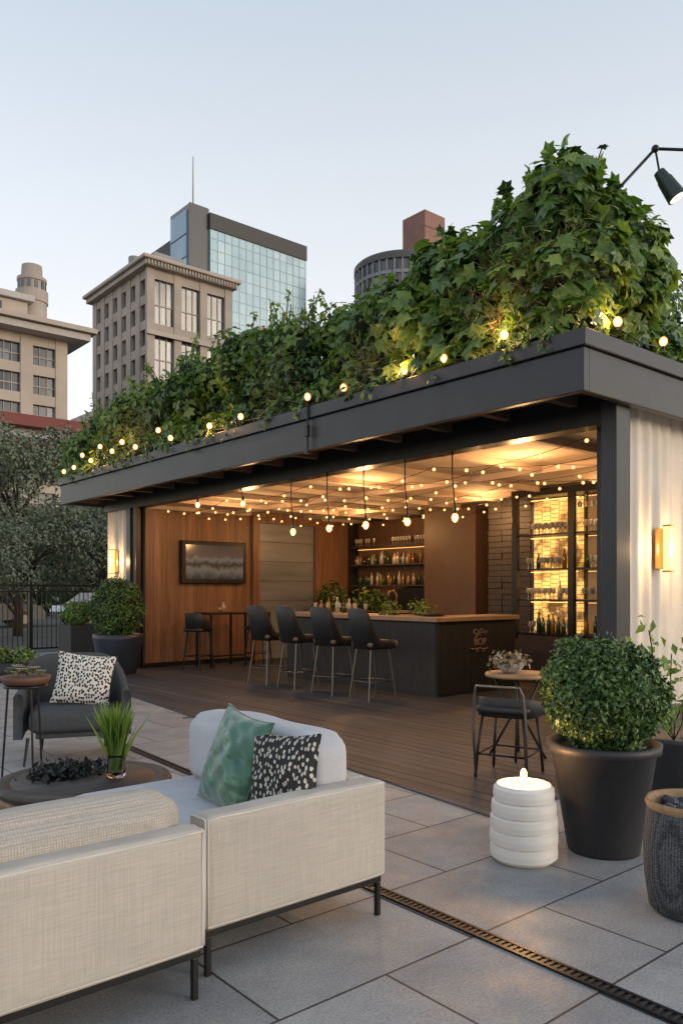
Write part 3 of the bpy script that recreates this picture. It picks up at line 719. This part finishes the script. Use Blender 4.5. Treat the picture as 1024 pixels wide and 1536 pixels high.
for x0,x1 in ((-.77,.34),(.35,1.45)):
    b.cushion((x0,2.76,.325),(x1,3.44,.46),seatf,.05,.015)
b.cushion((-.77,2.59,.44),(.3,2.79,.725),knit,.085,.02,16,wob=.004); b.cushion((.31,2.59,.44),(1.43,2.79,.725),knit,.085,.02,16,wob=.004)
piping(b,rect_pts('y',2.484,-.885,1.448,.194,.604)); piping(b,rect_pts('x',1.457,2.49,2.592,.194,.604,n=6))
framebase(b,-.88,1.45,2.5,3.38,[(1.42,2.5),(-.88,2.5),(1.42,3.35),(-.88,3.35)])
b.done()
b=B('loveseat')
b.cushion((1.53,2.6,.18),(2.46,2.72,.61),linen,.022,.005,22,wob=.002)
b.box((2.345,2.73,.18),(2.46,3.9,.61),linen,.018,seg=3)
b.box((1.54,2.73,.18),(2.34,3.9,.32),linen,.02,seg=3)
b.cushion((1.52,2.73,.325),(2.32,3.9,.455),seatf,.045,.012)
b.cushion((2.13,2.75,.45),(2.38,3.83,.80),seatf,.07,.03,18,wob=.009)
piping(b,rect_pts('y',2.604,1.542,2.448,.194,.600)); piping(b,rect_pts('x',1.533,2.61,2.712,.194,.600,n=6))
framebase(b,1.54,2.45,2.62,3.88,[(1.545,2.62),(2.424,2.62),(1.545,3.85),(2.424,3.85)])
b.done()
def pillow(name,c,n,w,h,t,mat,roll=0):
    n=Vector(n).normalized(); up=Vector((0,0,1)); y=(up-n*up.dot(n)).normalized(); x=y.cross(n)
    T=Matrix(((x.x,y.x,n.x,c[0]),(x.y,y.y,n.y,c[1]),(x.z,y.z,n.z,c[2]),(0,0,0,1)))@Matrix.Rotation(R(roll),4,'Z')
    N=26;V=[];F=[]
    for s in (1,-1):
        o=len(V)
        for i in range(N+1):
            for j in range(N+1):
                u=-1+2*i/N; v=-1+2*j/N
                k=1-.09*(1-v*v); k2=1-.09*(1-u*u); e=(1-u*u)*(1-v*v)
                zz=s*t*.5*e**.42 + .008*math.sin(5*u+3*v)*e+.006*math.sin(9*u-7*v)*e+.007*math.sin(14*(u+v))*e*(abs(u)+abs(v))
                V.append((u*w/2*k,v*h/2*k2,zz))
        for i in range(N):
            for j in range(N):
                a=o+i*(N+1)+j; f=(a,a+N+1,a+N+2,a+1); F.append(f if s>0 else f[::-1])
    b=B(name); b.add(V,F,mat,True)
    bd=[]
    for q in [(i,0) for i in range(N)]+[(N,j) for j in range(N)]+[(N-i,N) for i in range(N)]+[(0,N-j) for j in range(N)]: bd.append(V[q[0]*(N+1)+q[1]])
    b.tube(bd,.004,mat,5,closed=True)
    b.done(T)
pillow('throw_pillow',(2.02,3.17,.665),(-1,.02,.34),.42,.47,.16,silkm,-6)
pillow('throw_pillow',(2.06,2.83,.65),(-.9,-.36,.24),.35,.37,.13,darkpat,4)

# ------------------------------------------------------------ coffee table
b=B('coffee_table'); b.lathe([(0,.352),(.44,.352),(.47,.362),(.485,.38),(.48,.4),(.465,.405),(.40,.405),(.398,.402),(.394,.402),(.392,.405),(0,.405)],(0,0,0),tablew,56)
b.lathe([(.40,.28),(.45,.28),(.46,.351),(.40,.351)],(0,0,0),tableb,48)
for a in range(4):
    t_=a*math.pi/2+.9; T=Matrix.Rotation(t_,4,'Z'); b.box((.27,-.05,0.0),(.38,.05,.35),tableb,.015,T=T)
b.box((-.3,-.04,.12),(.3,.04,.16),tableb,.01); b.done(Tz(1.79,4.38))
def glassm():
    m,nt,b=nodes_of('vase_glass'); b.inputs['Base Color'].default_value=(.85,.9,.88,1); b.inputs['Roughness'].default_value=.03; b.inputs['Transmission Weight'].default_value=1; b.inputs['IOR'].default_value=1.2; return m
b=B('grass_vase'); b.lathe([(0,0),(.045,0),(.055,.02),(.05,.09),(.058,.13),(.054,.13),(.046,.09),(.05,.03),(0,.012)],(0,0,0),glassm(),24)
n=260; a=rng.random(n)*6.28; rr=rng.random(n)*.03; PP=np.stack([np.cos(a)*rr,np.sin(a)*rr,np.full(n,.04)],1)
out=np.stack([np.cos(a),np.sin(a),np.zeros(n)],1); upv=out*rng.uniform(.05,.55,n)[:,None]+np.array([0,0,1])
b.leaves(PP,out*.9+np.array([0,0,.1]),rng.uniform(.26,.40,n),[lf[0],lf[2]],pick(n,[1,1]),'blade',up=upv); b.done(Tz(1.93,4.27,.405))
b=B('dark_dried_plant'); n=600; PP=rng.normal(size=(n,3))*np.array([.09,.06,.025])+np.array([0,0,.03]); PP[:,2]=abs(PP[:,2]); DD=rng.normal(size=PP.shape)
b.leaves(PP,DD,rng.uniform(.03,.06,n),darkleaf,pick(n,[1,1]),'simple'); b.tube([(-.2,0,.01),(0,.03,.02),(.2,-.02,.01)],.004,bark,5); b.done(Tz(1.72,4.48,.405))
# ------------------------------------------------------------ armchair
b=B('armchair'); 
b.cushion((-.3,-.34,.27),(.4,.34,.45),armfab,.05,.02)
P=shellpath(.4,.42,24); n=len(P); zt=[.60+.28*max(0,1-(abs(i-(n-1)/2)/((n-1)/2*.75))**2.8) for i in range(n)]
b.shell(P[::-1],zt,.22,-.075,armfab,lean=.12)
b.box((-.3,-.3,.22),(.34,.3,.268),armfab,.01)
for sx,sy in ((.31,.36),(.31,-.36),(-.3,.26),(-.3,-.26)): b.cyl((sx,sy,.23),(sx*1.12,sy*1.08,.0),.014,.01,black,8)
b.done(Tz(2.72,6.9,0,-112))
pillow('throw_pillow',(2.78,6.82,.68),(-.45,-.8,.28),.5,.46,.16,leop,-7)
b=B('plant_side_table'); b.lathe([(0,.80),(.14,.80),(.165,.83),(.17,.86),(.155,.86),(0,.83)],(0,0,0),M('bowl_terracotta',(.13,.06,.035),.6),32)
b.lathe([(0,.78),(.15,.78),(.15,.795),(0,.795)],(0,0,0),black,28)
for a in range(3):
    t_=a*2.094+.5; c_,s_=math.cos(t_),math.sin(t_); b.cyl((c_*.12,s_*.12,.785),(c_*.17,s_*.17,0),.008,.008,black,8)
b.done(Tz(1.92,5.75))
b=B('succulents'); 
for i in range(34):
    a=random.uniform(0,6.28); rr=.13*math.sqrt(random.random()); n=16; aa=np.arange(n)*2.4; 
    base=np.tile(np.array([[rr*math.cos(a),rr*math.sin(a),.02+random.random()*.04]]),(n,1)); out=np.stack([np.cos(aa),np.sin(aa),np.linspace(.3,1.6,n)],1)
    b.leaves(base,np.stack([-np.cos(aa),-np.sin(aa),np.ones(n)],1),np.full(n,random.uniform(.035,.06)),succ,np.full(n,random.randrange(3)),'simple',up=out*3)
b.done(Tz(1.92,5.75,.84))

# ------------------------------------------------------------ fence
b=B('metal_fence')
b.box((-6,18.48,1.55),(10,18.53,1.6),black); b.box((-6,18.49,.1),(10,18.52,.14),black); b.box((-6,18.49,1.42),(10,18.52,1.45),black)
x=-6
while x<10: b.box((x,18.497,.14),(x+.016,18.513,1.55),black); x+=.11
for i in range(10): b.box((-6+i*1.75,18.46,0),(-5.93+i*1.75,18.55,1.63),black)
b.done()

# ------------------------------------------------------------ trees
def tree(name,x,y,h,cr,n,mats,probs,ls,seed,trunk=.16,low=.3):
    random.seed(seed); b=B(name); tops=[]
    b.tube([(x,y,-.03),(x+.05,y,h*.25),(x-.05,y+.05,h*.5),(x,y,h*.8)],[trunk,trunk*.75,trunk*.5,trunk*.15],bark,10)
    C=[];Rr=[]
    for i in range(13):
        a=random.uniform(0,6.28); z0=h*random.uniform(low*.7,.6); L=cr*random.uniform(.45,.95); ze=min(h*.92,z0+h*random.uniform(.08,.35))
        e=(x+math.cos(a)*L,y+math.sin(a)*L,ze); b.tube([(x,y,z0),(x+math.cos(a)*L*.5,y+math.sin(a)*L*.5,z0+(ze-z0)*.6),e],[trunk*.4,trunk*.25,trunk*.08],bark,6)
        for j in range(3):
            C.append((e[0]+random.uniform(-.35,.35)*cr,e[1]+random.uniform(-.35,.35)*cr,e[2]+random.uniform(-.2,.25)*cr)); rr=cr*random.uniform(.2,.36); Rr.append((rr,rr,rr*.8))
    C.append((x,y,h*.88)); Rr.append((cr*.35,)*3)
    P,D,k=clumps_sample(C,Rr,n,.35,.35); cl=rng.choice(len(mats),len(C),p=probs); idx=np.where(rng.random(len(P))<.5,cl[k],pick(len(P),probs))
    b.leaves(P,D+rng.normal(size=P.shape)*.5+np.array([0,-.2,.6]),rng.uniform(.6,1.3,len(P))*ls,mats,idx); return b.done()
tree('olive_tree',8.6,26.5,6.6,2.6,17000,olive,[.4,.3,.3],.14,3,low=.12)
tree('olive_tree',12.3,28.5,5.0,2.3,12000,olive,[.4,.35,.25],.14,5,low=.12)
tree('olive_tree',6.2,23.5,4.2,1.8,9000,olive,[.4,.3,.3],.11,8,low=.12)
tree('street_tree',17.6,9.3,9.2,2.6,16000,lf,[.35,.35,.1,.2],.2,9)
tree('street_tree',21,13,8.5,2.6,8000,lf,[.3,.4,.1,.2],.22,11)
b=B('distant_trees'); C=[];Rr=[]
random.seed(4)
for i in range(60):
    dd=random.uniform(44,56); t_=random.uniform(-.56,-.15); l=t_*dd
    x=.645*dd+.764*l; y=.764*dd-.645*l; rr=random.uniform(1.2,2.2); C.append((x,y,random.uniform(.8,6))); Rr.append((rr,rr,rr))
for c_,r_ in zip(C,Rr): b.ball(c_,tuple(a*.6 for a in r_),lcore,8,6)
P,D,k=clumps_sample(C,Rr,18000,.4,.25); b.leaves(P,D+rng.normal(size=P.shape)*.5,rng.uniform(.2,.4,len(P)),olive,pick(len(P),[.4,.4,.2])); b.done()
def car(x,y,a,col):
    cm=M('car_paint',col,.25,.3,coat=1); b=B('parked_car')
    pr=[(-2.2,.3),(-2.25,.6),(-2.1,.85),(-1.5,.93),(-.9,1.38),(.5,1.42),(1.15,.98),(2.05,.85),(2.2,.6),(2.15,.3)]
    n=len(pr)
    V=[]
    for s in (-.85,.85):
        for px_,pz in pr: V.append((px_,s*(.82 if pz>1.2 else 1),pz))
    b.add(V,[(i,(i+1)%n,n+(i+1)%n,n+i) for i in range(n)]+[tuple(range(n))[::-1],tuple(range(n,2*n))],cm)
    for s in (-1,1):
        for wx in (-1.35,1.35): b.cyl((wx,s*.72,.32),(wx,s*.9,.32),.32,.32,black,20); b.cyl((wx,s*.89,.32),(wx,s*.91,.32),.18,.18,steel,12)
        b.add([(-1.3,s*.853,.96),(.95,s*.853,.99),(.45,s*.78,1.35),(-.85,s*.78,1.32)],[(0,1,2,3)],black)
    b.done(Tz(x,y,-.03,a))
car(14.5,33,10,(.5,.5,.52)); car(9.5,33.5,0,(.08,.09,.1))

# ------------------------------------------------------------ city buildings
def glassmat(name,c1,c2,cell,rough=.12,metal=.0,hi=1.8):
    m,nt,b=nodes_of(name); b.inputs['Roughness'].default_value=rough; b.inputs['Metallic'].default_value=metal
    sn=nt.nodes.new('ShaderNodeVectorMath'); sn.operation='SNAP'; nt.links.new(coords(nt,loc=(.13,.17,.11)),sn.inputs[0]); sn.inputs[1].default_value=cell
    wn=nt.nodes.new('ShaderNodeTexWhiteNoise'); nt.links.new(sn.outputs[0],wn.inputs['Vector'])
    c=ramp(nt,wn.outputs['Value'],[(0,c1),(.75,c2),(1,tuple(min(1,a*hi+.03) for a in c2))])
    c=mixc(nt,c,ramp(nt,noise(nt,coords(nt,(1,1,.6)),.12,3),[(.35,(.8,.82,.85)),(.65,(1.15,1.12,1.08))]),mode='MULTIPLY',f=1)
    nt.links.new(c,b.inputs['Base Color']); return m
stoneA=M('stone_tan',(.42,.36,.31),.8,0,(.33,.285,.245),.5,bs=.1,bscale=3)
stoneB=M('stone_cream',(.48,.41,.35),.8,0,(.40,.345,.295),.5)
greyc=M('grey_cladding',(.22,.23,.25),.6,0,(.27,.28,.3),.3)
winA=glassmat('window_dark',(.04,.05,.06),(.1,.12,.14),(.9,.9,1.6)); winC=glassmat('curtain_glass',(.26,.40,.48),(.31,.45,.53),(1.21,1.6,3.2),.35,.15,1.12)
winL=glassmat('curtain_glass_side',(.2,.3,.38),(.24,.35,.43),(1.6,1.6,3.2),.2,.4,1.1)
redr=M('red_roof',(.2,.05,.04),.7); copper=M('copper_panel',(.22,.105,.075),.5,.3,(.15,.07,.05),.5); white_t=M('white_trim',(.5,.47,.45),.7)
mull=M('pale_mullion',(.24,.33,.38),.4,.3)
def block(b,x0,y0,lx,ly,z0,z1,wall,glass,S=(3,5,.8,1.2),W=(5,7,.6,1.1),prd=.35,sub=0):
    b.box((x0+.5,y0+.5,z0),(x0+lx,y0+ly,z1-.1),glass)
    for (cols,fl,pw,bh),ax in ((S,'S'),(W,'W')):
        L=lx if ax=='S' else ly
        for i in range(cols+1):
            t=i*(L-pw)/cols
            if ax=='S':
                b.box((x0+t,y0+.5-prd,z0),(x0+t+pw,y0+.52,z1),wall)
                if sub and i<cols:
                    gw=(L-pw)/cols-pw
                    for q in range(1,sub): b.box((x0+t+pw+gw*q/sub-.03,y0+.42,z0),(x0+t+pw+gw*q/sub+.03,y0+.52,z1-.2),mull if wall is greyc else stoneA)
            else:
                if i>0: b.box((x0+.5-prd,y0+t,z0),(x0+.52,y0+t+pw,z1),wall)
        for j in range(fl+1):
            z=z0+j*(z1-z0-bh)/fl
            if ax=='S':
                b.box((x0+.05,y0+.5-prd+.06,z),(x0+lx-.02,y0+.51,z+bh),wall)
                if sub and j<fl:
                    fh=(z1-z0-bh)/fl; b.box((x0+.06,y0+.43,z+bh+(fh-bh)*.42),(x0+lx-.03,y0+.51,z+bh+(fh-bh)*.42+.1),mull if wall is greyc else stoneA)
            else: b.box((x0+.5-prd+.06,y0+.55,z),(x0+.51,y0+ly-.02,z+bh),wall)
b=B('tan_office_building'); block(b,32.1,64.5,8.8,12.4,0,30.2,stoneA,winA,(3,6,.75,.9),(6,13,.9,.8),sub=3)
b.box((31.7,64.1,30.2),(41.2,77.2,30.6),stoneA); b.box((31.4,63.8,30.65),(41.5,77.5,31.0),stoneB,.1); b.box((32,64.4,24.2),(41,64.6,24.6),stoneB)
for i in range(30): b.box((31.9+i*.31,63.95,30.25),(32.02+i*.31,64.09,30.6),stoneB)
b.box((34,67,31.0),(37,71,32.8),greyc); b.cyl((33.5,70,31),(33.5,70,33),.6,.6,greyc); b.done()
b=B('cream_apartment_building'); block(b,4,59.4,19,16,0,20.4,stoneB,winA,(7,9,.9,.75),(6,9,.9,.75),sub=3)
b.box((3.5,58.3,20.4),(24.3,76,20.9),white_t); b.box((3.2,57.9,20.95),(24.7,76.2,21.3),stoneB)
b.box((3.6,58.6,11.9),(24.2,59.85,12.5),redr); b.box((3.0,57.0,13.1),(23.6,59.8,13.9),redr); b.box((3.6,58.0,12.5),(24,59.84,13.1),white_t)
b.box((4,61,21.3),(20.5,74,23.2),stoneB); b.box((4,60.6,23.25),(20.9,74.5,23.7),white_t)
for i in range(8): b.box((5+i*1.8,60.9,21.7),(6+i*1.8,61.05,22.9),winA)
tp=[(0,23.7),(1.2,23.7),(1.2,24.6),(1.0,24.65),(1.0,25.3),(1.1,25.35),(1.1,25.6),(.8,25.65),(.75,26.6),(0,26.6)]
b.lathe(tp,(21.3,62.4,0),stoneA,24,smooth=False); b.lathe([(1.1,20.9),(1.1,23.7)],(21.3,62.4,0),stoneA,24)
for i in range(12): b.box((1.01,-.12,24.7),(1.05,.12,25.25),winA,T=Matrix.Translation((21.3,62.4,0))@Matrix.Rotation(i*.5236,4,'Z'))
b.done()
b=B('glass_tower')
b.box((54.9,97.6,0),(58,103.2,55.4),greyc); b.box((58,98.4,0),(74.8,118,51),greyc)
b.box((54.7,98.2,0),(54.89,102.8,54.6),winL)
b.box((57.9,97.2,0),(74.9,98.39,52.5),winC)
for j in range(33): b.box((57.88,97.15,j*1.6),(74.92,97.19,j*1.6+.07),mull)
for i in range(15): b.box((57.9+i*1.21,97.14,0),(57.95+i*1.21,97.198,52.5),mull)
for j in range(17): b.box((54.6,98.2,j*3.2),(54.69,102.8,j*3.2+.15),mull)
b.box((57.8,97.0,52.5),(75,118,54.7),M('dark_cap',(.05,.05,.055),.6)); b.box((54.8,97.5,0),(57.78,97.59,55.4),M('dark_strip',(.06,.065,.075),.4))
b.cyl((56.2,99,55.4),(56.2,99,62.8),.12,.06,greyc,8); b.box((60,100,54.7),(64,104,56),greyc); b.done()
b=B('grey_office_building'); block(b,52,76,22,14,0,31.5,greyc,winC,(8,9,.4,.9),(5,9,.5,.9)); b.box((58,78,31.5),(66,84,34.5),greyc)
b.box((66.5,78,31.5),(70,84,33.2),M('roof_plant_room',(.12,.13,.12),.7)); b.box((51.6,75.9,31.5),(74.2,90.2,32),stoneA); b.done()
# dark tower with a curved front and a brown plant room rising from its roof
b=B('dark_curved_tower'); cx,cy,rr=87.5,88.6,7.4
wm=glassmat('dark_glass',(.05,.055,.06),(.09,.095,.1),(1.2,1.2,2.4),.2)
b.lathe([(rr,0),(rr,50.6)],(cx,cy,0),wm,56); b.lathe([(0,50.6),(rr+.3,50.6),(rr+.3,51.5),(rr,51.8),(0,51.8)],(cx,cy,0),M('tower_cap',(.10,.095,.095),.6),56,smooth=False)
for j in range(21): b.lathe([(rr,j*2.42),(rr+.16,j*2.42),(rr+.16,j*2.42+.5),(rr,j*2.42+.5)],(cx,cy,0),greyc,56,smooth=False)
for i in range(40): b.box((rr-.05,-.12,0),(rr+.22,.12,50.6),greyc,T=Matrix.Translation((cx,cy,0))@Matrix.Rotation(i*2*math.pi/40,4,'Z'))
b.box((87.1,83.5,51),(91.6,88.3,59.3),copper,.05)
sm=M('seam',(.08,.05,.04),.6)
for i in range(3): b.box((87.0,83.45,52+i*2.4),(91.6,83.495,52.1+i*2.4),sm)
b.box((88,84.5,59.3),(90,86.5,59.8),copper); b.done()
b=B('distant_building'); block(b,40,95,10,10,0,24,stoneB,winA,(4,7,.8,1.0),(4,7,.8,1.0)); b.done()

# ------------------------------------------------------------ world, sun, camera
el,az=R(12),R(150)
wd=bpy.data.worlds.new('World'); scene.world=wd; wd.use_nodes=True; nt=wd.node_tree
sky=nt.nodes.new('ShaderNodeTexSky'); sky.sky_type='NISHITA'; sky.sun_disc=False; sky.sun_elevation=el; sky.sun_rotation=az
sky.air_density=1.0; sky.dust_density=.6; sky.ozone_density=1.5
bg=nt.nodes['Background']; nt.links.new(sky.outputs[0],bg.inputs['Color']); bg.inputs['Strength'].default_value=.11
tc=nt.nodes.new('ShaderNodeTexCoord'); sp=nt.nodes.new('ShaderNodeSeparateXYZ'); nt.links.new(tc.outputs['Generated'],sp.inputs[0])
hz=ramp(nt,sp.outputs[2],[(0,(.90,.71,.57)),(.2,(.85,.73,.65)),(.42,(.69,.67,.64)),(.62,(.50,.54,.565)),(1,(.35,.40,.45))])
bg2=nt.nodes.new('ShaderNodeBackground'); nt.links.new(hz,bg2.inputs['Color']); bg2.inputs['Strength'].default_value=1
ads=nt.nodes.new('ShaderNodeAddShader'); nt.links.new(bg.outputs[0],ads.inputs[0]); nt.links.new(bg2.outputs[0],ads.inputs[1])
nt.links.new(ads.outputs[0],nt.nodes['World Output'].inputs['Surface'])
s=bpy.data.lights.new('sun','SUN'); s.energy=1.0; s.angle=R(18); s.color=(1,.82,.64)
so=bpy.data.objects.new('sun',s); scene.collection.objects.link(so)
sd=Vector((math.sin(az)*math.cos(el),math.cos(az)*math.cos(el),math.sin(el)))
so.rotation_euler=sd.to_track_quat('Z','Y').to_euler()
cam=bpy.data.cameras.new('camera'); co=bpy.data.objects.new('camera',cam); scene.collection.objects.link(co)
co.location=(0,0,1.47); co.rotation_euler=(R(90),0,R(49.8-90))
cam.sensor_fit='VERTICAL'; cam.sensor_height=36; cam.lens=27.8; cam.shift_y=.0762; cam.clip_end=4000; cam.clip_start=.05
scene.camera=co
scene.view_settings.view_transform='Standard'; scene.view_settings.look='None'; scene.view_settings.exposure=0
